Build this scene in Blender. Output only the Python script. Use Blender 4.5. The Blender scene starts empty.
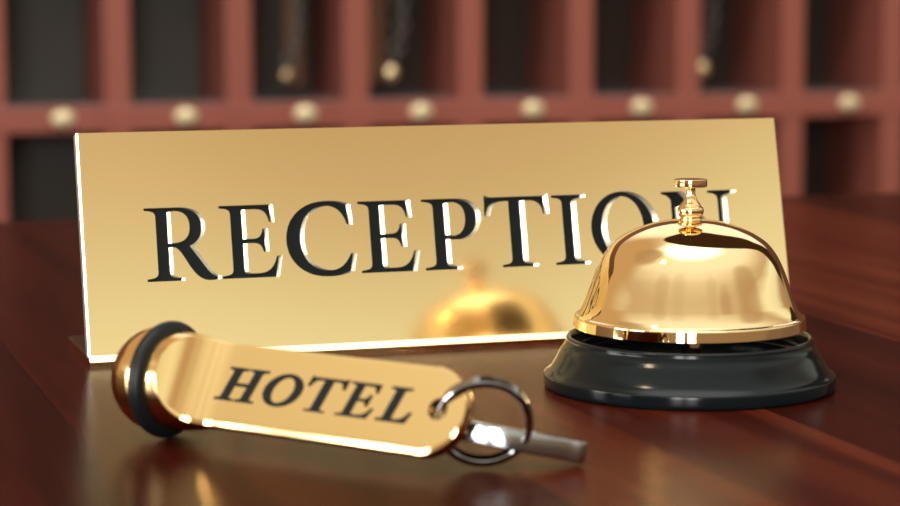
import bpy, bmesh, math, random
from mathutils import Vector, Matrix
S = bpy.context.scene
COL = S.collection
random.seed(4)
PI = math.pi

# ------------------------------------------------------------------ helpers
def link(o, parent=None):
    COL.objects.link(o)
    if parent: o.parent = parent
    return o

def tag(o, label=None, cat=None, group=None, kind=None):
    if label: o['label'] = label
    if cat: o['category'] = cat
    if group: o['group'] = group
    if kind: o['kind'] = kind
    return o

def empty(name, M, label, cat, group=None):
    o = bpy.data.objects.new(name, None)
    o.empty_display_size = .01
    link(o); o.matrix_world = M
    return tag(o, label, cat, group)

def obj(name, bm, mat, parent=None, smooth=False, angle=None):
    me = bpy.data.meshes.new(name)
    bmesh.ops.recalc_face_normals(bm, faces=bm.faces)
    bm.to_mesh(me); bm.free()
    me.materials.append(mat)
    if smooth or angle:
        me.shade_smooth()
        if angle: me.set_sharp_from_angle(angle=math.radians(angle))
    return link(bpy.data.objects.new(name, me), parent)

def bm_box(bm, x0, x1, y0, y1, z0, z1, bev=0, seg=2):
    vs = [bm.verts.new((x, y, z)) for x in (x0, x1) for y in (y0, y1) for z in (z0, z1)]
    fs = [(0,1,3,2),(4,6,7,5),(0,4,5,1),(2,3,7,6),(0,2,6,4),(1,5,7,3)]
    F = [bm.faces.new([vs[i] for i in f]) for f in fs]
    if bev:
        es = list({e for f in F for e in f.edges})
        bmesh.ops.bevel(bm, geom=es, offset=bev, segments=seg, profile=.5, affect='EDGES')
    return bm

def box(name, x0, x1, y0, y1, z0, z1, mat, parent=None, bev=0):
    return obj(name, bm_box(bmesh.new(), x0, x1, y0, y1, z0, z1, bev), mat, parent)

def catmull(pts, n):
    """smooth curve through control points; a point flagged with a third value is a hard corner"""
    segs = []; cur = [pts[0]]
    for p in pts[1:]:
        cur.append(p)
        if len(p) > 2: segs.append(cur); cur = [p]
    if len(cur) > 1: segs.append(cur)
    out = []
    for s in segs:
        s = [(p[0], p[1]) for p in s]
        e = [(2*s[0][0]-s[1][0], 2*s[0][1]-s[1][1])] + s + [(2*s[-1][0]-s[-2][0], 2*s[-1][1]-s[-2][1])]
        k = 1 if len(s) == 2 else n
        for i in range(1, len(e)-2):
            for j in range(k):
                t = j/k
                p0, p1, p2, p3 = e[i-1], e[i], e[i+1], e[i+2]
                out.append(tuple(.5*(2*p1[c]+(p2[c]-p0[c])*t+(2*p0[c]-5*p1[c]+4*p2[c]-p3[c])*t*t+(3*p1[c]-p0[c]-3*p2[c]+p3[c])*t**3) for c in (0,1)))
        out.append(s[-1])
    res = [out[0]]
    for p in out[1:]:
        if abs(p[0]-res[-1][0])+abs(p[1]-res[-1][1]) > 1e-7: res.append(p)
    return res

def bm_lathe(prof, n=128, bm=None):
    bm = bm or bmesh.new()
    rings = []
    for r, z in prof:
        if r < 1e-6: rings.append([bm.verts.new((0, 0, z))])
        else: rings.append([bm.verts.new((r*math.cos(2*PI*i/n), r*math.sin(2*PI*i/n), z)) for i in range(n)])
    for a, b in zip(rings, rings[1:]):
        for i in range(n):
            j = (i+1) % n
            if len(a) == 1 and len(b) == 1: continue
            if len(a) == 1: bm.faces.new((a[0], b[j], b[i]))
            elif len(b) == 1: bm.faces.new((a[i], a[j], b[0]))
            else: bm.faces.new((a[i], a[j], b[j], b[i]))
    return bm

def bm_torus(R, r, n=96, m=24, squash=1.0):
    prof = [(R+r*math.cos(2*PI*k/m), squash*r*math.sin(2*PI*k/m)) for k in range(m)]
    bm = bmesh.new()
    rings = [[bm.verts.new((p[0]*math.cos(2*PI*i/n), p[0]*math.sin(2*PI*i/n), p[1])) for p in prof] for i in range(n)]
    for i in range(n):
        for k in range(m):
            a, b = rings[i], rings[(i+1) % n]
            bm.faces.new((a[k], b[k], b[(k+1) % m], a[(k+1) % m]))
    return bm

def curve_solid(name, loops, extrude, mat, parent=None, bevel=0, res=0, offset=0, angle=30, z=0):
    """closed flat outlines (even-odd filled, so holes work) given thickness and a chamfer, as one mesh"""
    cu = bpy.data.curves.new(name, 'CURVE')
    cu.dimensions = '2D'; cu.fill_mode = 'BOTH'
    cu.extrude = extrude; cu.bevel_depth = bevel; cu.bevel_resolution = res; cu.offset = offset
    for lp in loops:
        sp = cu.splines.new('POLY'); sp.points.add(len(lp)-1)
        for p, q in zip(sp.points, lp): p.co = (q[0], q[1], 0, 1)
        sp.use_cyclic_u = True
    tmp = bpy.data.objects.new(name, cu); COL.objects.link(tmp)
    bpy.context.view_layer.update()
    me = bpy.data.meshes.new_from_object(tmp.evaluated_get(bpy.context.evaluated_depsgraph_get()))
    bpy.data.objects.remove(tmp); bpy.data.curves.remove(cu)
    me.name = name
    if z:
        for v in me.vertices: v.co.z += z
    me.materials.clear(); me.materials.append(mat)
    if angle:
        me.shade_smooth(); me.set_sharp_from_angle(angle=math.radians(angle))
    return link(bpy.data.objects.new(name, me), parent)

def frame_matrix(o, x, y, z):
    M = Matrix.Identity(4)
    for i, c in enumerate((x, y, z)):
        for r in range(3): M[r][i] = c[r]
    for r in range(3): M[r][3] = o[r]
    return M

# ------------------------------------------------------------------ materials
def new_mat(name):
    m = bpy.data.materials.new(name); m.use_nodes = True
    nt = m.node_tree; b = nt.nodes['Principled BSDF']
    return m, nt, b

def setv(b, **k):
    names = {'color':'Base Color','metal':'Metallic','rough':'Roughness','coat':'Coat Weight','coatr':'Coat Roughness','spec':'Specular IOR Level','aniso':'Anisotropic'}
    for a, v in k.items():
        b.inputs[names[a]].default_value = (*v, 1) if a == 'color' else v

def bump(nt, b, scale, strength, dist, detail=2, vec=None):
    n = nt.nodes.new('ShaderNodeTexNoise'); n.inputs['Scale'].default_value = scale; n.inputs['Detail'].default_value = detail
    if vec is None:
        t = nt.nodes.new('ShaderNodeTexCoord'); vec = t.outputs['Object']
    nt.links.new(vec, n.inputs['Vector'])
    k = nt.nodes.new('ShaderNodeBump'); k.inputs['Strength'].default_value = strength; k.inputs['Distance'].default_value = dist
    nt.links.new(n.outputs['Fac'], k.inputs['Height']); nt.links.new(k.outputs['Normal'], b.inputs['Normal'])
    return n

def simple(name, color, metal=0, rough=.4, vary=.06, scale=40, **k):
    """plain surface with a slight procedural variation of tone and gloss"""
    m, nt, b = new_mat(name)
    setv(b, color=color, metal=metal, rough=rough, **k)
    t = nt.nodes.new('ShaderNodeTexCoord'); n = nt.nodes.new('ShaderNodeTexNoise'); n.inputs['Scale'].default_value = scale
    nt.links.new(t.outputs['Object'], n.inputs['Vector'])
    r = nt.nodes.new('ShaderNodeValToRGB')
    r.color_ramp.elements[0].color = (*[c*(1-vary) for c in color], 1); r.color_ramp.elements[1].color = (*[min(1, c*(1+vary)) for c in color], 1)
    nt.links.new(n.outputs['Fac'], r.inputs['Fac']); nt.links.new(r.outputs['Color'], b.inputs['Base Color'])
    return m

GOLD = (.93, .66, .30)
M_dome = simple('polished_brass', (1.0, .76, .42), 1, .035, .01)
M_rim = simple('brass_rim', (.97, .68, .36), 1, .06, .01)
M_tag = simple('tag_brass', (.98, .69, .32), 1, .10, .01)
M_plate = simple('brushed_gold_plate', (.96, .75, .40), 1, .12, .012, 9)
M_knob = simple('knob_brass', (.80, .70, .46), .6, .5, .05)
M_letter = simple('engraved_black_enamel', (.008, .011, .012), 0, .45, .05, spec=.12)
M_base = simple('black_lacquer', (.005, .008, .010), 0, .14, .05, spec=.22)
M_rubber = simple('black_rubber', (.006, .007, .009), 0, .42, .05, spec=.3)
M_steel = simple('steel', (.36, .37, .38), 1, .10, .03)
M_ball = simple('bright_brass_ball', (.95, .80, .48), 1, .28, .05)
M_dull = simple('dull_brass_ball', (.40, .30, .18), 1, .35, .05)
M_sheen = simple('grey_shelf_sheen', (.10, .10, .11), 0, .5, .1)  # grey tone stands in for cool light on the shelf tops
M_edge = simple('bright_cut_edge', (1.0, .95, .82), .8, .30, .01)
M_strap = simple('brown_leather', (.10, .035, .014), 0, .6, .2)
M_chain = simple('dull_chain', (.15, .145, .14), .6, .45, .05)

def wood(name, c0, c1, c2, rot, plank, seam, rough, grain=(3, 60), coat=0.0, bumpk=.04, shift=0, spec=.5):
    """planks running along local Y (after rot about Z), streaky grain, dark seams"""
    m, nt, b = new_mat(name); N, L = nt.nodes, nt.links
    tc = N.new('ShaderNodeTexCoord'); mp = N.new('ShaderNodeMapping'); mp.inputs['Rotation'].default_value = (0, 0, rot)
    L.new(tc.outputs['Object'], mp.inputs['Vector']); mp.inputs['Location'].default_value = (shift, 0, 0)
    sp = N.new('ShaderNodeSeparateXYZ'); L.new(mp.outputs['Vector'], sp.inputs['Vector'])
    def math_(op, a, bb=None, c=None):
        n = N.new('ShaderNodeMath'); n.operation = op
        for i, v in enumerate((a, bb, c)):
            if v is None: continue
            if isinstance(v, (int, float)): n.inputs[i].default_value = v
            else: L.new(v, n.inputs[i])
        return n.outputs[0]
    u = math_('DIVIDE', sp.outputs['X'], plank)
    idx = math_('FLOOR', u); fr = math_('FRACT', u)
    wn = N.new('ShaderNodeTexWhiteNoise'); wn.noise_dimensions = '1D'; L.new(idx, wn.inputs['W'])
    st = N.new('ShaderNodeCombineXYZ')
    L.new(math_('MULTIPLY', sp.outputs['X'], grain[1]), st.inputs['X']); L.new(math_('MULTIPLY', sp.outputs['Y'], grain[0]), st.inputs['Y'])
    L.new(math_('MULTIPLY', wn.outputs['Value'], 37.0), st.inputs['Z'])
    n1 = N.new('ShaderNodeTexNoise'); n1.inputs['Scale'].default_value = 1; n1.inputs['Detail'].default_value = 5; n1.inputs['Roughness'].default_value = .6; n1.inputs['Distortion'].default_value = .6
    L.new(st.outputs['Vector'], n1.inputs['Vector'])
    f = math_('ADD', math_('MULTIPLY', n1.outputs['Fac'], .75), math_('MULTIPLY', wn.outputs['Value'], .35))
    rp = N.new('ShaderNodeValToRGB'); e = rp.color_ramp.elements
    e[0].position = .25; e[0].color = (*c0, 1); e[1].position = .85; e[1].color = (*c2, 1)
    k = e.new(.55); k.color = (*c1, 1)
    L.new(f, rp.inputs['Fac'])
    near = math_('MINIMUM', fr, math_('SUBTRACT', 1.0, fr))
    sm = N.new('ShaderNodeMapRange'); sm.inputs['From Min'].default_value = 0; sm.inputs['From Max'].default_value = seam/plank
    L.new(near, sm.inputs['Value'])
    mx = N.new('ShaderNodeMix'); mx.data_type = 'RGBA'; mx.inputs['A'].default_value = (*[c*.35 for c in c0], 1)
    L.new(sm.outputs['Result'], mx.inputs['Factor']); L.new(rp.outputs['Color'], mx.inputs['B'])
    L.new(mx.outputs['Result'], b.inputs['Base Color'])
    setv(b, rough=rough, coat=coat, coatr=.12, spec=spec)
    if bumpk:
        n2 = N.new('ShaderNodeTexNoise'); n2.inputs['Scale'].default_value = 900; n2.inputs['Detail'].default_value = 2
        L.new(tc.outputs['Object'], n2.inputs['Vector'])
        bp = N.new('ShaderNodeBump'); bp.inputs['Strength'].default_value = bumpk; bp.inputs['Distance'].default_value = .001
        L.new(n2.outputs['Fac'], bp.inputs['Height']); L.new(bp.outputs['Normal'], b.inputs['Normal'])
    return m

ROT_PLANK = 0
M_table = wood('mahogany_top', (.010, .0016, .0010), (.044, .0062, .0032), (.135, .028, .0115), ROT_PLANK, .0935, .0005, .20, (2.0, 52), 0, .12, .2055, .024)
M_desk = wood('mahogany_panel', (.03, .007, .005), (.07, .016, .01), (.12, .03, .018), 0, .3, .001, .3, (2, 30))
M_cab = wood('red_cabinet_wood', (.25, .070, .052), (.29, .085, .064), (.33, .10, .076), 0, 5, .0001, .45, (3, 30), 0, 0)
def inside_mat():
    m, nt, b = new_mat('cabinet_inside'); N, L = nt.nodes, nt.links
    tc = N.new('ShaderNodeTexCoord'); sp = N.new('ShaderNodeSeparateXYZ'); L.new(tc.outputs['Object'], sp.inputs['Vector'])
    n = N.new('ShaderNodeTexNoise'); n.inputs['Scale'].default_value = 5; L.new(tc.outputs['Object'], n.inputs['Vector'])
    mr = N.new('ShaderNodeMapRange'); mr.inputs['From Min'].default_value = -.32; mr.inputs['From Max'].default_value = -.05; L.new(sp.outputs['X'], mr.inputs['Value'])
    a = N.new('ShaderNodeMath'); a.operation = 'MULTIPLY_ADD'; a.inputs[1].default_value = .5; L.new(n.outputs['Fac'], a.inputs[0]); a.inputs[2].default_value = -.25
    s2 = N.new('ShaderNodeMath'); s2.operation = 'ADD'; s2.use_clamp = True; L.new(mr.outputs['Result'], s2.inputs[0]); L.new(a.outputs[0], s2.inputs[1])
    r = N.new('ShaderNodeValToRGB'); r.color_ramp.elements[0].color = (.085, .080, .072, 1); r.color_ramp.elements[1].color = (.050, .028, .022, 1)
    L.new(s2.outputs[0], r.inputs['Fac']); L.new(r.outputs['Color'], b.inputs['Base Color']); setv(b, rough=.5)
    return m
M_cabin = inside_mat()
M_wall = simple('wall_paint', (.16, .07, .045), 0, .7, .1, 3)
M_floor = wood('floor_boards', (.05, .02, .012), (.09, .04, .022), (.13, .06, .035), 0, .14, .002, .35, (2, 30))

# ------------------------------------------------------------------ lettering
def parse(d, n=10):
    t = d.split(); loops = []; cur = []; i = 0
    def num(k): return float(t[k]), float(t[k+1])
    while i < len(t):
        c = t[i]
        if c == 'M': cur = [num(i+1)]; i += 3
        elif c == 'L': cur.append(num(i+1)); i += 3
        elif c == 'C':
            p0 = cur[-1]; p1, p2, p3 = num(i+1), num(i+3), num(i+5)
            for j in range(1, n+1):
                s = j/n
                cur.append(tuple((1-s)**3*p0[k]+3*(1-s)**2*s*p1[k]+3*(1-s)*s*s*p2[k]+s**3*p3[k] for k in (0, 1)))
            i += 7
        elif c == 'Z':
            if abs(cur[0][0]-cur[-1][0])+abs(cur[0][1]-cur[-1][1]) < 1e-6: cur.pop()
            loops.append(cur); i += 1
    return loops

STEM_UP = 'L 0 1 L 0 .965 C .12 .955 .155 .94 .155 .87 L .155 .13 C .155 .06 .12 .045 0 .035 Z'
def ell(cx, cy, a, b, n=56): return [(cx+a*math.cos(2*PI*i/n), cy+b*math.sin(2*PI*i/n)) for i in range(n)]
GL = {
 'R': parse('M 0 0 L .48 0 L .48 .035 C .36 .045 .325 .06 .325 .13 L .325 .46 L .37 .46 C .44 .46 .48 .40 .55 .28 C .63 .14 .70 .02 .84 -.005 C .88 -.01 .93 -.005 .99 .01 L .99 .045 C .93 .055 .88 .10 .82 .19 L .62 .475 C .74 .52 .80 .62 .80 .74 C .80 .91 .67 1 .43 1 ' + STEM_UP) +
      parse('M .325 .94 C .35 .948 .38 .95 .41 .95 C .56 .95 .625 .87 .625 .735 C .625 .59 .54 .52 .40 .515 L .325 .515 Z'),
 'E': parse('M 0 0 L .76 0 L .82 .29 L .785 .29 C .73 .12 .66 .06 .5 .06 L .40 .06 C .345 .06 .325 .075 .325 .13 L .325 .475 L .45 .475 C .55 .475 .58 .44 .60 .35 L .635 .35 L .635 .67 L .60 .67 C .58 .57 .55 .535 .45 .535 L .325 .535 L .325 .94 L .5 .94 C .63 .94 .67 .89 .70 .76 L .735 .76 L .725 1 ' + STEM_UP),
 'C': parse('M .87 .69 L .83 .69 C .78 .87 .69 .955 .55 .955 C .33 .955 .20 .77 .20 .50 C .20 .23 .35 .06 .57 .06 C .70 .06 .79 .13 .865 .29 L .90 .275 L .855 .045 C .76 0 .66 -.025 .54 -.025 C .22 -.025 0 .19 0 .49 C 0 .80 .23 1.025 .56 1.025 C .67 1.025 .77 1.005 .85 .965 Z'),
 'P': parse('M 0 0 L .47 0 L .47 .035 C .36 .045 .325 .06 .325 .13 L .325 .435 C .36 .425 .40 .42 .44 .42 C .65 .42 .78 .54 .78 .73 C .78 .91 .65 1 .42 1 ' + STEM_UP) +
      parse('M .325 .94 C .35 .948 .38 .95 .41 .95 C .55 .95 .605 .86 .605 .72 C .605 .57 .53 .475 .42 .475 C .38 .475 .35 .48 .325 .495 Z'),
 'T': parse('M .20 0 L .64 0 L .64 .035 C .53 .045 .505 .06 .505 .13 L .505 .94 L .6 .94 C .74 .94 .78 .88 .805 .74 L .84 .74 L .83 1.03 L .80 1.0 L .05 1 L .01 1.03 L 0 .74 L .035 .74 C .06 .88 .10 .94 .24 .94 L .335 .94 L .335 .13 C .335 .06 .31 .045 .20 .035 Z'),
 'I': parse('M 0 0 L .48 0 L .48 .035 C .36 .045 .325 .06 .325 .13 L .325 .87 C .325 .94 .36 .955 .48 .965 L .48 1 ' + STEM_UP),
 'O': [ell(.5, .5, .5, .525), ell(.5, .5, .315, .455)],
 'N': parse('M 0 .965 L 0 1 L .26 1 L .80 .32 L .80 .84 C .80 .93 .77 .955 .66 .965 L .66 1 L 1.02 1 L 1.02 .965 C .91 .955 .875 .93 .875 .84 L .875 -.02 L .83 -.02 L .205 .78 L .205 .16 C .205 .07 .24 .045 .35 .035 L .35 0 L 0 0 L 0 .035 C .10 .045 .13 .07 .13 .16 L .13 .87 C .10 .93 .06 .955 0 .965 Z'),
 'H': parse('M 0 0 L .48 0 L .48 .05 C .36 .06 .335 .08 .335 .15 L .335 .46 L .71 .46 L .71 .15 C .71 .08 .69 .06 .57 .05 L .57 0 L 1.05 0 L 1.05 .05 C .93 .06 .90 .08 .90 .15 L .90 .85 C .90 .92 .93 .94 1.05 .95 L 1.05 1 L .57 1 L .57 .95 C .69 .94 .71 .92 .71 .85 L .71 .54 L .335 .54 L .335 .85 C .335 .92 .36 .94 .48 .95 L .48 1 L 0 1 L 0 .95 C .12 .94 .145 .92 .145 .85 L .145 .15 C .145 .08 .12 .06 0 .05 Z'),
 'L': parse('M 0 0 L .72 0 L .77 .31 L .72 .31 C .67 .14 .60 .075 .45 .075 L .40 .075 C .355 .075 .335 .09 .335 .15 L .335 .85 C .335 .92 .37 .94 .50 .95 L .50 1 L 0 1 L 0 .95 C .12 .94 .145 .92 .145 .85 L .145 .15 C .145 .08 .12 .06 0 .05 Z'),
}
def extent(loops):
    xs = [p[0] for l in loops for p in l]; return min(xs), max(xs)
def place(loops, x0, x1, y0, y1, shear=0):
    a, b = extent(loops); s = (x1-x0)/(b-a); h = y1-y0
    return [[(x0+(p[0]-a)*s+shear*p[1]*h, y0+p[1]*h) for p in l] for l in loops]
def area2(l): return sum(l[i][0]*l[(i+1) % len(l)][1]-l[(i+1) % len(l)][0]*l[i][1] for i in range(len(l)))
def fatten(loops, d):
    out = []
    for k, l in enumerate(loops):
        sgn = (1 if area2(l) > 0 else -1)*(1 if k == 0 else -1)
        n = len(l); r = []
        for i in range(n):
            p, q, s = Vector(l[i-1]), Vector(l[i]), Vector(l[(i+1) % n])
            a = (q-p).normalized(); b = (s-q).normalized()
            na = Vector((a.y, -a.x)); nb = Vector((b.y, -b.x)); m = na+nb
            if m.length < .3: m = na
            m.normalize(); m = m/max(.55, m.dot(na))
            w = q+m*d*sgn; r.append((w.x, w.y))
        out.append(r)
    return out

# ------------------------------------------------------------------ camera
cam_d = bpy.data.cameras.new('camera'); cam = bpy.data.objects.new('camera', cam_d); COL.objects.link(cam)
cam.matrix_world = Matrix.Translation((0, 0, .116545)) @ Matrix.Rotation(math.radians(90-6.6116), 4, 'X') @ Matrix.Rotation(math.radians(-.157), 4, 'Z')
cam_d.lens = 92; cam_d.sensor_width = 36; cam_d.clip_start = .01; cam_d.clip_end = 60
cam_d.dof.use_dof = True; cam_d.dof.focus_distance = .690; cam_d.dof.aperture_fstop = .092/.0066
S.camera = cam

# ------------------------------------------------------------------ setting
TH = math.radians(17.702); TAU = math.radians(13.746)
XD = Vector((math.cos(TH), math.sin(TH), 0)); ND = Vector((math.sin(TH), -math.cos(TH), 0)); ZD = Vector((0, 0, 1))
FLOOR_Z = -1.05
tag(box('floor', -5, 5, -3, 5.2, FLOOR_Z-.05, FLOOR_Z, M_floor), kind='structure')

# cabinet frame: local x along its front, local y into the depth, z up; front face at y = 0
MC = frame_matrix((.0005, 3.0, 0), XD, -ND, ZD)
w = bm_box(bmesh.new(), -3.0, 3.2, .36, .46, FLOOR_Z, 1.25)
w = obj('wall_back', w, M_wall); w.matrix_world = MC; tag(w, kind='structure')

KS = 3.0/2.3
SHZ = .116545-.1247*KS; PIT = .1184*KS; X0 = -.3325*KS; ROW = .175*KS; DEP = .13*KS; HB = .0127*KS
c0, c1 = -5, 8                                   # divider indices
MCf = MC.copy(); MCf.translation.z = FLOOR_Z
cab = empty('pigeonhole_cabinet', MCf, 'red-brown wooden pigeonhole key cabinet behind the desk', 'cabinet')
dz = -FLOOR_Z
xl, xr = X0+PIT*c0, X0+PIT*c1
r0, r1 = -2, 3
zb, zt = SHZ+ROW*r0+dz, SHZ+ROW*r1+dz
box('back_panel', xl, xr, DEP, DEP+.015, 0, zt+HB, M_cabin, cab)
box('base_cupboard', xl-HB, xr+HB, .004, DEP, 0, zb-HB, M_cab, cab, .003)
for k in range(r0, r1+1):
    z = SHZ+ROW*k+dz
    box('shelf', xl-HB, xr+HB, 0, DEP, z-HB, z+HB, M_cab, cab, .002)
    if k < r1: box('shelf_sheen', xl, xr, .006, DEP, z+HB, z+HB+.0012, M_sheen, cab)  # thin added sheet, its grey imitates cool light reflected by the shelf
for c in range(c0, c1+1):
    x = X0+PIT*c
    box('divider', x-HB, x+HB, .0012, DEP, zb, zt, M_cab, cab, .002)
def knob_bm(): return bm_lathe([(r*KS, z*KS) for r, z in catmull([(0, .0075), (.004, .0071), (.0075, .0053), (.0092, .0026), (.0094, 0, 1)], 5)], 32)
kn0 = None
for k in range(0, 2):
    for c in range(c0, c1):
        M = Matrix.Translation((X0+PIT*(c+.5)+.006*KS, 0, SHZ+ROW*k+dz+.001)) @ Matrix.Rotation(PI/2, 4, 'X') @ Matrix.Diagonal((1.25, .92, 1, 1))
        if kn0 is None:
            kn0 = kn = obj('knob', knob_bm(), M_knob, cab, True)
        else:
            kn = kn0.copy(); link(kn, cab)
        kn.matrix_local = M

# keys hanging in three of the pigeonholes
def hanging_key(x, zball, strap_dx, label, mat, strap=True):
    x *= KS; zball = .116545-(.1247-zball)*KS
    ztop = SHZ+ROW-HB
    t = empty('hanging_key', MC @ Matrix.Translation((x, .04, ztop)), label, 'key', 'keys hanging in the pigeonholes')
    L_ = zball-ztop
    bm = bmesh.new()
    bmesh.ops.create_cone(bm, cap_ends=True, segments=12, radius1=.0028, radius2=.0028, depth=.014, matrix=Matrix.Translation((0, 0, -.007)))
    obj('hook', bm, M_chain, t, angle=40)
    bm = bmesh.new(); n = int((-L_-.03)/.012)
    for i in range(n):
        b2 = bm_torus(.0078, .0022, 20, 6)
        me = bpy.data.meshes.new('x'); b2.to_mesh(me); b2.free()
        u = i/(n-1)
        me.transform(Matrix.Translation((.016*math.sin(u*PI*.9), 0, -.014-u*(-L_-.034))) @ Matrix.Rotation(PI/2*(i % 2), 4, 'Z') @ Matrix.Rotation(PI/2, 4, 'X'))
        bm.from_mesh(me); bpy.data.meshes.remove(me)
    obj('chain', bm, M_chain, t, True)
    o = obj('ball_fob', bm_lathe([(r*KS, z*KS) for r, z in catmull([(0, .010), (.003, .0095), (.0075, .006), (.0088, 0), (.0075, -.006), (.003, -.0088), (0, -.0092)], 5)], 32), mat, t, True)
    o.location = (0, 0, L_)
    if strap:
        bm = bm_box(bmesh.new(), -.013+strap_dx, .013+strap_dx, .006, .011, L_-.012, 0, .001)
        obj('leather_strap', bm, M_strap, t)
hanging_key(-.160, .0370, .012, 'key with brown strap hanging in the third pigeonhole from left', M_dull)
hanging_key(-.0530, .0385, -.018, 'bright ball key fob and chain hanging in the pigeonhole above the second letter E', M_ball)
hanging_key(.2860, .0380, .012, 'key on a grey chain hanging in the pigeonhole above the desk bell', M_ball, strap=False)

# desk: thick mahogany top on panelled body
MB = frame_matrix((.0151, 1.2228, 0), XD, -ND, ZD)       # origin on the rear edge of the top
MBf = MB.copy(); MBf.translation.z = FLOOR_Z
desk = empty('reception_desk', MBf, 'dark red mahogany reception desk with a glossy plank top', 'desk')
bm = bm_box(bmesh.new(), -1.2, 1.2, -1.12, 0, -.04, 0, .003, 3)
top = obj('desktop', bm, M_table, desk); top.matrix_world = MB
for x in (-1.14, 1.10): box('side_panel', x, x+.04, -1.04, -.06, 0, dz-.0405, M_desk, desk, .002)
box('front_panel', -1.10, 1.10, -.12, -.08, .05, dz-.0405, M_desk, desk, .002)

# ------------------------------------------------------------------ reception sign
SW, SH, ST = .2406, .0732, .0050
sign_o = Vector((-.11201, .70447, 0))
N_in = -ND
U = math.cos(TAU)*ZD + math.sin(TAU)*N_in
NF = XD.cross(U)                                        # outward front normal
sign = empty('reception_sign', Matrix.Translation(sign_o) @ Matrix.Rotation(TH, 4, 'Z'), 'gold desk sign with black engraved RECEPTION lettering, standing behind the bell', 'sign')
sw = frame_matrix(sign_o, XD, U, NF)
sl = sign.matrix_world.inverted() @ sw
spec = [('R', 19.9, 42.6), ('E', 43.9, 62.8), ('C', 65.3, 87.4), ('E', 89.7, 108.6), ('P', 111.3, 130.2), ('T', 132.7, 154.3), ('I', 156.6, 167.4), ('O', 170.0, 193.2), ('N', 196.1, 222.4)]
def widen(loops, d):
    """stretch an outline to the right by d, so the deep cut keeps its stroke width"""
    out = []
    for k, l in enumerate(loops):
        sgn = (1 if area2(l) > 0 else -1)*(1 if k == 0 else -1); n = len(l); r = []
        for i in range(n):
            p, q, w = Vector(l[i-1]), Vector(l[i]), Vector(l[(i+1) % n])
            m = (q-p).normalized()+(w-q).normalized()
            r.append((q.x+(d if m.y*sgn > 1e-4 else 0), q.y))
        out.append(r)
    return out
outline = [(0, .0016), (SW, .0016), (SW, SH), (0, SH)]
holes = []; sets = []
for ch, a, b_ in spec:
    g = place(GL[ch], a/1000, b_/1000, .0253, .0487)
    d = .0008+.0006*(a/200)
    wg = widen(g, d)
    sets.append((g, wg, d)); holes += wg
plate = curve_solid('face_plate', [outline]+holes, ST/2, M_plate, sign, 0, 0, 0, None, z=-ST/2)
plate.data.materials.append(M_edge)
bm = bmesh.new(); bm.from_mesh(plate.data)
bmesh.ops.remove_doubles(bm, verts=bm.verts, dist=1e-6)
for f in bm.faces: f.smooth = False
es = [e for e in bm.edges if all(abs(v.co.x) < 1e-5 and abs(v.co.z) < 1e-5 for v in e.verts)]
bmesh.ops.bevel(bm, geom=es, offset=.0006, segments=1, profile=.5, affect='EDGES', clamp_overlap=False)
bm.normal_update(); bm.to_mesh(plate.data); bm.free()
for p in plate.data.polygons:
    if abs(p.normal.z) < .9: p.material_index = 1
plate.matrix_local = sl
for g, wg, d in sets:
    dp = d*1.05
    o = curve_solid('letter', g, .0003, M_letter, sign, 0, 0, 0, None, z=-dp-.0003)
    o.matrix_local = sl; o['label'] = 'black recessed letter'
    bm = bmesh.new()
    for l0, l1 in zip(g, wg):                           # the cut slopes on the right-hand side of each stroke
        n = len(l0)
        A0 = [bm.verts.new((p[0], p[1], -dp)) for p in l0]; A1 = [bm.verts.new((p[0], p[1], 0)) for p in l1]
        for i in range(n):
            j = (i+1) % n
            if l0[i] != l1[i] or l0[j] != l1[j]: bm.faces.new((A0[i], A0[j], A1[j], A1[i]))
    for v in [v for v in bm.verts if not v.link_faces]: bm.verts.remove(v)
    e_ = obj('cut_edge', bm, M_edge, o); e_['label'] = 'bright sloping edge of the letter'
# foot folded back under the plate
FD = .0440
bm = bm_box(bmesh.new(), 0, SW+.0005, -.0018, FD, 0, .0030)
es = [e for e in bm.edges if all(v.co.z > .001 and v.co.y < 0 for v in e.verts)]
bmesh.ops.bevel(bm, geom=es, offset=.0018, segments=1, profile=.5, affect='EDGES')
es = [e for e in bm.edges if all(v.co.z > .0029 and v.co.x < 1e-6 for v in e.verts)]
bmesh.ops.bevel(bm, geom=es, offset=.0007, segments=1, profile=.5, affect='EDGES')
obj('foot', bm, M_plate, sign)

# ------------------------------------------------------------------ desk bell
bell = empty('desk_bell', Matrix.Translation((.07004, .66658, 0)), 'shiny gold call bell with a plunger on a black round base', 'bell')
base_prof = catmull([(0, .0006), (.0405, .0006, 1), (.0410, 0, 1), (.0421, .0002), (.0426, .0010), (.0426, .0036), (.0423, .0042, 1), (.0408, .0055), (.0393, .0078), (.0378, .0106), (.0367, .0122), (.03615, .0136), (.0360, .0145), (.0354, .0150), (.0346, .0146), (.0341, .0132), (.0339, .0110, 1), (.030, .0085), (0, .0080)], 6)
obj('base', bm_lathe(base_prof, 160), M_base, bell, angle=40)
post = bm_lathe([(0, .008), (.0022, .008), (.0022, .050), (0, .050)], 24)
obj('post', post, M_rim, bell, angle=40)
b2 = bm_box(bmesh.new(), -.003, .0, -.0290, -.0265, .0086, .0205, .0004)
obj('clapper_lug', b2, M_rim, bell)
dome_prof = catmull([(.0331, .0178, 1), (.0334, .0176), (.0339, .0177, 1), (.03388, .0180, 1), (.03362, .0204, 1), (.0336, .0207, 1), (.0333, .0210), (.0326, .0213, 1), (.0317, .0227), (.0308, .0246), (.0301, .0265), (.0284, .0314), (.0269, .0352), (.0251, .0387), (.0227, .0418), (.0198, .0440), (.0162, .0459), (.0115, .0476), (.0060, .0487), (0, .0490, 1)], 8)
inner = [(max(0, r-.0011), z-.0011) for r, z in reversed(dome_prof)]
cut = [p for p in inner if p[1] > .0176]
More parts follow.
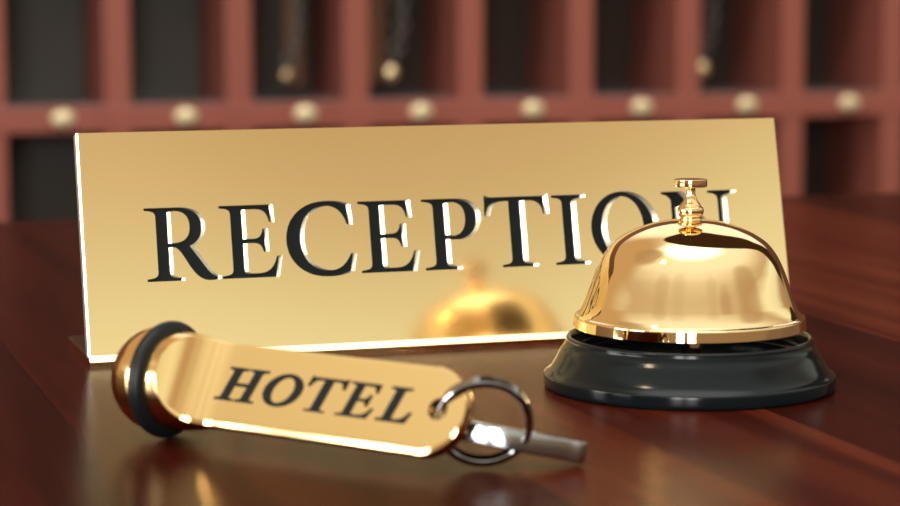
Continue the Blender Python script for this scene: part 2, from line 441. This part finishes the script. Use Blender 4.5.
obj('dome', bm_lathe(dome_prof+cut+[dome_prof[0]], 192), M_dome, bell, angle=40)
pl = catmull([(0, .0485), (.0032, .0485, 1), (.0033, .0490), (.0029, .0496, 1), (.0034, .0500), (.0038, .0508), (.0039, .0516), (.0037, .0524), (.0031, .0530, 1), (.0029, .0534), (.0023, .0542), (.0017, .0553), (.0014, .0568), (.0014, .0580), (.0017, .0584, 1), (.0046, .0585, 1), (.0048, .0588), (.0048, .0603), (.0046, .0607), (.0030, .0609), (0, .0610, 1)], 5)
obj('plunger', bm_lathe(pl, 64), M_rim, bell, angle=40)

# ------------------------------------------------------------------ key fob
fo = Vector((-.07311, .59006, .01531))
A = Vector((.84020761, -.54219842, -.00848773)); EW = Vector((.26138427, .39123604, .88239029)); NT = Vector((-.47510992, -.7436096, .47044164))
A.normalize(); EW = (EW - A*EW.dot(A)).normalized(); NT = A.cross(EW)
FM = frame_matrix(fo, A, EW, NT)
fob = empty('key_fob', FM, 'gold hotel key fob with HOTEL lettering and black rubber ring, lying before the sign', 'key fob')
LT, WT, TT = .0920, .0112, .0019
def prof_R(s):
    if s < .004: return .0128
    if s < .020:
        t = (s-.004)/.016; t = t*t*(3-2*t); return .0128+(WT-.0128)*t
    sc = LT-WT
    if s <= sc: return WT
    return math.sqrt(max(0, WT**2-(s-sc)**2))
def prof_n(s):
    if s < .0055: return 1
    if s > .0195: return TT
    t = (.0195-s)/.014
    return TT + (.0126-TT)*(.35*t**1.7+.65*t**3.2)
bm = bmesh.new(); K = 24
ss = [-.004, 0, .003, .0052] + [.0056+.0139*i/22 for i in range(23)] + [.024, .03, .04, .05, .06, .07, LT-WT] + [LT-WT+WT*math.sin(PI/2*i/18) for i in range(1, 18)] + [LT-.00002]
rings = []
for s in ss:
    R = max(prof_R(s), .0004); n = min(prof_n(s), R*.9999)
    if s > LT-WT:                                    # flat tongue end: half width shrinks, thickness stays
        n = TT; h = max(R, .0003); R = math.hypot(h, n); wv = h
    a0 = math.asin(min(1, n/R)); wv = R*math.cos(a0)
    ring = []
    fw = min(.0011, wv*.3)*(0 if s < .006 else min(1, (s-.006)/.006)); fd = fw*.30
    for i in range(K): ring.append((wv-(2*wv-fw)*i/(K-1), n))                           # face, then its sloping lower border
    ring.append((-wv, n-fd)); a1 = PI-math.atan2(n-fd, wv)
    for i in range(1, K): a = a1+(PI+a0-a1)*i/K; ring.append((R*math.cos(a), R*math.sin(a)))
    for i in range(K): ring.append((-wv*(1-2*i/K), -n))
    for i in range(K): a = -a0+2*a0*i/K; ring.append((R*math.cos(a), R*math.sin(a)))
    rings.append([bm.verts.new((s, p[0], p[1])) for p in ring])
for a, b_ in zip(rings, rings[1:]):
    for i in range(4*K):
        j = (i+1) % (4*K)
        bm.faces.new((a[i], a[j], b_[j], b_[i]))
bm.faces.new(rings[0]); bm.faces.new(rings[-1][::-1])
bmesh.ops.remove_doubles(bm, verts=bm.verts, dist=1e-7)
body = obj('tongue', bm, M_tag, None, angle=38)
# drilled hole for the ring, then soft edges
cb = bmesh.new(); bmesh.ops.create_cone(cb, cap_ends=True, segments=48, radius1=.0027, radius2=.0027, depth=.02, matrix=Matrix.Translation((.0843, .0005, 0)))
cutter = obj('cutter', cb, M_tag)
md = body.modifiers.new('hole', 'BOOLEAN'); md.object = cutter; md.operation = 'DIFFERENCE'; md.solver = 'EXACT'
mb = body.modifiers.new('soft', 'BEVEL'); mb.width = .0005; mb.segments = 6; mb.limit_method = 'ANGLE'; mb.angle_limit = math.radians(40); mb.harden_normals = False
bpy.context.view_layer.update()
me2 = bpy.data.meshes.new_from_object(body.evaluated_get(bpy.context.evaluated_depsgraph_get()))
bpy.data.objects.remove(body); bpy.data.objects.remove(cutter)
me2.name = 'tongue'; me2.shade_smooth(); me2.set_sharp_from_angle(angle=math.radians(14))
body = link(bpy.data.objects.new('tongue', me2), fob)
RX = Matrix.Rotation(PI/2, 4, 'Y')                     # lathe z -> fob axis
ball = bm_lathe(catmull([(0, -.0150), (.0050, -.0141), (.0098, -.0112), (.0128, -.0070), (.0140, -.0024), (.0136, .0012, 1), (0, .0012)], 8), 96)
o = obj('round_end', ball, M_tag, fob, angle=50); o.matrix_local = RX
o = obj('rubber_ring', bm_torus(.01265, .00265, 128, 32, .88), M_rubber, fob, True); o.matrix_local = Matrix.Translation((0, 0, 0)) @ RX
hs = [('H', 17.6, 29.9), ('O', 31.1, 42.5), ('T', 43.2, 54.6), ('E', 55.4, 65.4), ('L', 67.4, 76.6)]
for ch, a, b_ in hs:
    g = fatten(GL[ch], .014) if ch != 'O' else [ell(.5, .5, .5, .51), ell(.5, .5, .275, .39)]
    g = place(g, a/1000, b_/1000, -.0041, .0047, .30)
    o = curve_solid('letter', g, .0003, M_letter, fob, .00008, 1, -.00008, 30, z=TT-.0001)
    o['label'] = 'black slanted letter'

# ------------------------------------------------------------------ steel ring and key
def band_ring(R, half_rad, half_ax, bev):
    prof = [(R-half_rad, -half_ax+bev), (R-half_rad+bev, -half_ax), (R+half_rad-bev, -half_ax), (R+half_rad, -half_ax+bev), (R+half_rad, half_ax-bev), (R+half_rad-bev, half_ax), (R-half_rad+bev, half_ax), (R-half_rad, half_ax-bev)]
    bm = bmesh.new(); n = 128
    rg = [[bm.verts.new((p[0]*math.cos(2*PI*i/n), p[0]*math.sin(2*PI*i/n), p[1])) for p in prof] for i in range(n)]
    for i in range(n):
        for k in range(8):
            a, b_ = rg[i], rg[(i+1) % n]
            bm.faces.new((a[k], b_[k], b_[(k+1) % 8], a[(k+1) % 8]))
    return bm
az, el, RR = .0222, -.36, .0111
rn = Vector((math.cos(el)*math.sin(az), -math.cos(el)*math.cos(az), math.sin(el)))
ra = rn.cross(ZD).normalized(); rb = rn.cross(ra)
o = obj('key_ring', band_ring(RR, .0009, .0015, .00025), M_steel, None, angle=35)
o.matrix_world = frame_matrix((.0080, .5462, .0122), ra, rb, rn)
tag(o, 'steel key ring looped through the hole at the end of the gold fob', 'key ring')

kyaw, ktilt = math.radians(-6), math.radians(10.5)
kx = Vector((math.cos(kyaw)*math.cos(ktilt), math.sin(kyaw)*math.cos(ktilt), -math.sin(ktilt)))   # along the key towards the free end
ky = ZD.cross(kx).normalized(); kz = kx.cross(ky)
kT = .0026
kpos = Vector((.0192, .5508, .0062))
kr = Matrix.Rotation(math.radians(-9), 3, kx); ky = kr @ ky; kz = kr @ kz
key = empty('room_key', frame_matrix(kpos, kx, ky, kz), 'flat steel key threaded on the ring beside the gold fob', 'key')
def stadium(x0, x1, h, n=16):
    return [(x1-h+h*math.sin(PI*i/n), -h*math.cos(PI*i/n)) for i in range(n+1)] + [(x0+h-h*math.sin(PI*i/n), h*math.cos(PI*i/n)) for i in range(n+1)]
def bow_outline():
    fr = lambda x: -.0050+(x+.010)**2/.09               # bulging front side
    pts = [(-.018, .0045), (-.0205, .0030), (-.0205, -.0020), (-.0190, -.0036)]
    pts += [(-.018+.0290*i/16, fr(-.018+.0290*i/16)) for i in range(17)]
    y0, y1 = fr(.011), .0056; c, r = (y0+y1)/2, (y1-y0)/2
    pts += [(.0112+r*math.sin(PI*i/12), c-r*math.cos(PI*i/12)) for i in range(1, 12)]
    pts += [(.0105-.0265*i/6, .0057) for i in range(6)]
    return pts
bow = curve_solid('bow', [bow_outline(), ell(0, .0012, .0021, .0021, 32)], kT-.0005, M_steel, key, .0005, 2, -.0005, 30)
shank = [(-.017, -.0022), (-.017, .0022), (-.040, .0022), (-.042, .0008), (-.040, -.0010), (-.038, -.0018), (-.035, -.0012), (-.033, -.0022), (-.030, -.0014), (-.027, -.0022)]
curve_solid('blade', [shank], .0009, M_steel, key, .0002, 1, -.0002, 30)

# ------------------------------------------------------------------ light
def area(name, loc, target, sx, sy, power, color, spread=180):
    l = bpy.data.lights.new(name, 'AREA'); l.shape = 'RECTANGLE'; l.size = sx; l.size_y = sy; l.energy = power; l.color = color
    l.spread = math.radians(spread)
    o = bpy.data.objects.new(name, l); COL.objects.link(o); o.location = loc
    o.rotation_euler = (Vector(target)-Vector(loc)).to_track_quat('-Z', 'Y').to_euler()
    return o
FOCUS = Vector((0, .65, .03))
def around(az_deg, el_deg, dist):
    """azimuth measured from straight behind the camera, positive to the left"""
    a, e = math.radians(az_deg), math.radians(el_deg)
    return FOCUS + dist*Vector((-math.sin(a)*math.cos(e), -math.cos(a)*math.cos(e), math.sin(e)))
for a in (2, 13):                                       # two window panes behind the viewer
    area('window_light', around(a, 8.5, 2.4), FOCUS, .30, .80, 18, (1, .97, .92))
for a in (58, 77):                                   # window bays to the left
    area('window_light', around(a, 8.5, 2.4), FOCUS, .66, .62, 20, (1, .97, .92))
area('lamp', around(55, 57, 2.0), FOCUS, .16, .16, 6, (1, .80, .48))
area('cabinet_fill', (.3, 1.15, 2.4), (0, 3.0, 0), .8, .5, 6, (1, .90, .78), 80)  # unseen light added to brighten the cabinet front, beam kept off the bell

wd = bpy.data.worlds.new('world'); S.world = wd; wd.use_nodes = True
nt = wd.node_tree; N, L = nt.nodes, nt.links; N.clear()
tc = N.new('ShaderNodeTexCoord'); out = N.new('ShaderNodeOutputWorld'); bg = N.new('ShaderNodeBackground')
nrm = N.new('ShaderNodeVectorMath'); nrm.operation = 'NORMALIZE'; L.new(tc.outputs['Generated'], nrm.inputs[0])
sx = N.new('ShaderNodeSeparateXYZ'); L.new(nrm.outputs['Vector'], sx.inputs['Vector'])
rp = N.new('ShaderNodeValToRGB'); L.new(sx.outputs['Z'], rp.inputs['Fac'])
stops = [(0, (.30, .20, .12)), (.15, (.46, .33, .20)), (.21, (.90, .90, .72)), (.29, (1.02, 1.04, .86)), (.345, (.80, .74, .56)), (.40, (.64, .49, .34)), (.46, (.66, .54, .38)), (.58, (.86, .78, .60)), (.70, (1.1, 1.05, .93)), (.88, (1.2, 1.15, 1.02)), (.95, (3.0, 2.95, 2.8)), (1, (3.6, 3.5, 3.3))]
e = rp.color_ramp.elements
e[0].position, e[0].color = stops[0][0], (*stops[0][1], 1); e[1].position, e[1].color = stops[-1][0], (*stops[-1][1], 1)
for p, c in stops[1:-1]:
    k = e.new(p); k.color = (*c, 1)
cur = rp.outputs['Color']
def blob(cur, d, inner, outer, color, fac=1):
    d = Vector(d).normalized()
    v = N.new('ShaderNodeVectorMath'); v.operation = 'DOT_PRODUCT'; L.new(nrm.outputs['Vector'], v.inputs[0]); v.inputs[1].default_value = d
    m = N.new('ShaderNodeMapRange'); m.interpolation_type = 'SMOOTHSTEP'
    m.inputs['From Min'].default_value = math.cos(math.radians(outer)); m.inputs['From Max'].default_value = math.cos(math.radians(inner)); m.inputs['To Max'].default_value = fac
    L.new(v.outputs['Value'], m.inputs['Value'])
    x = N.new('ShaderNodeMix'); x.data_type = 'RGBA'; L.new(m.outputs['Result'], x.inputs['Factor']); L.new(cur, x.inputs['A']); x.inputs['B'].default_value = (*color, 1)
    return x.outputs['Result']
def ae(az, el):                                        # azimuth from the forward direction, positive to the right
    az, el = math.radians(az), math.radians(el)
    return (math.sin(az)*math.cos(el), math.cos(az)*math.cos(el), math.sin(el))
cur = blob(cur, ae(-52, 34), 22, 42, (.60, .40, .22))           # brown patch added front left, darkens the bell's mirrored back
cur = blob(cur, ae(10, 34), 15, 27, (1.35, 1.28, 1.12))          # bright patch added ahead for the white band on the dome top
path = [(0, 60, 9), (8, 61, 11.5), (16, 61, 13.5), (24, 60, 14), (31, 57, 13), (36, 51, 11.5), (38, 44, 9.5), (39, 37, 8.5), (40, 30, 7.5), (41, 23, 7), (42, 16, 6.5), (42, 9, 6)]
for p0, p1 in zip(path, path[1:]):                     # dark band added across it, reflected as the dome's dark shape
    for t in (0, .5):
        a_, e_, ri = (p0[k]+(p1[k]-p0[k])*t for k in range(3))
        cur = blob(cur, ae(a_, e_), ri, ri+2, (.045, .022, .010))
for a_, e_, ri, ro, f_ in ((158, 34, 1, 8, .2), (-160, 36, 2, 10, .2), (-138, 33, 2, 10, .3), (110, 27, 6, 18, .6), (143, 24.5, 2, 9, .5)):
    cur = blob(cur, ae(a_, e_), ri, ro, (.46, .30, .18), f_)    # brown patches added to tint reflections in the brass
cur = blob(cur, ae(-85, 55), 9, 20, (.48, .34, .20), .85)  # brown patch added to dim the fob's golden reflection in the desktop
cur = blob(cur, ae(-125, 57), 2, 12, (1.5, 1.1, .5), .55)       # glow of a warm wall lamp
L.new(cur, bg.inputs['Color']); bg.inputs['Strength'].default_value = 1.0
L.new(bg.outputs['Background'], out.inputs['Surface'])

S.view_settings.view_transform = 'Standard'; S.view_settings.look = 'None'
S.view_settings.exposure = 0; S.view_settings.gamma = 1
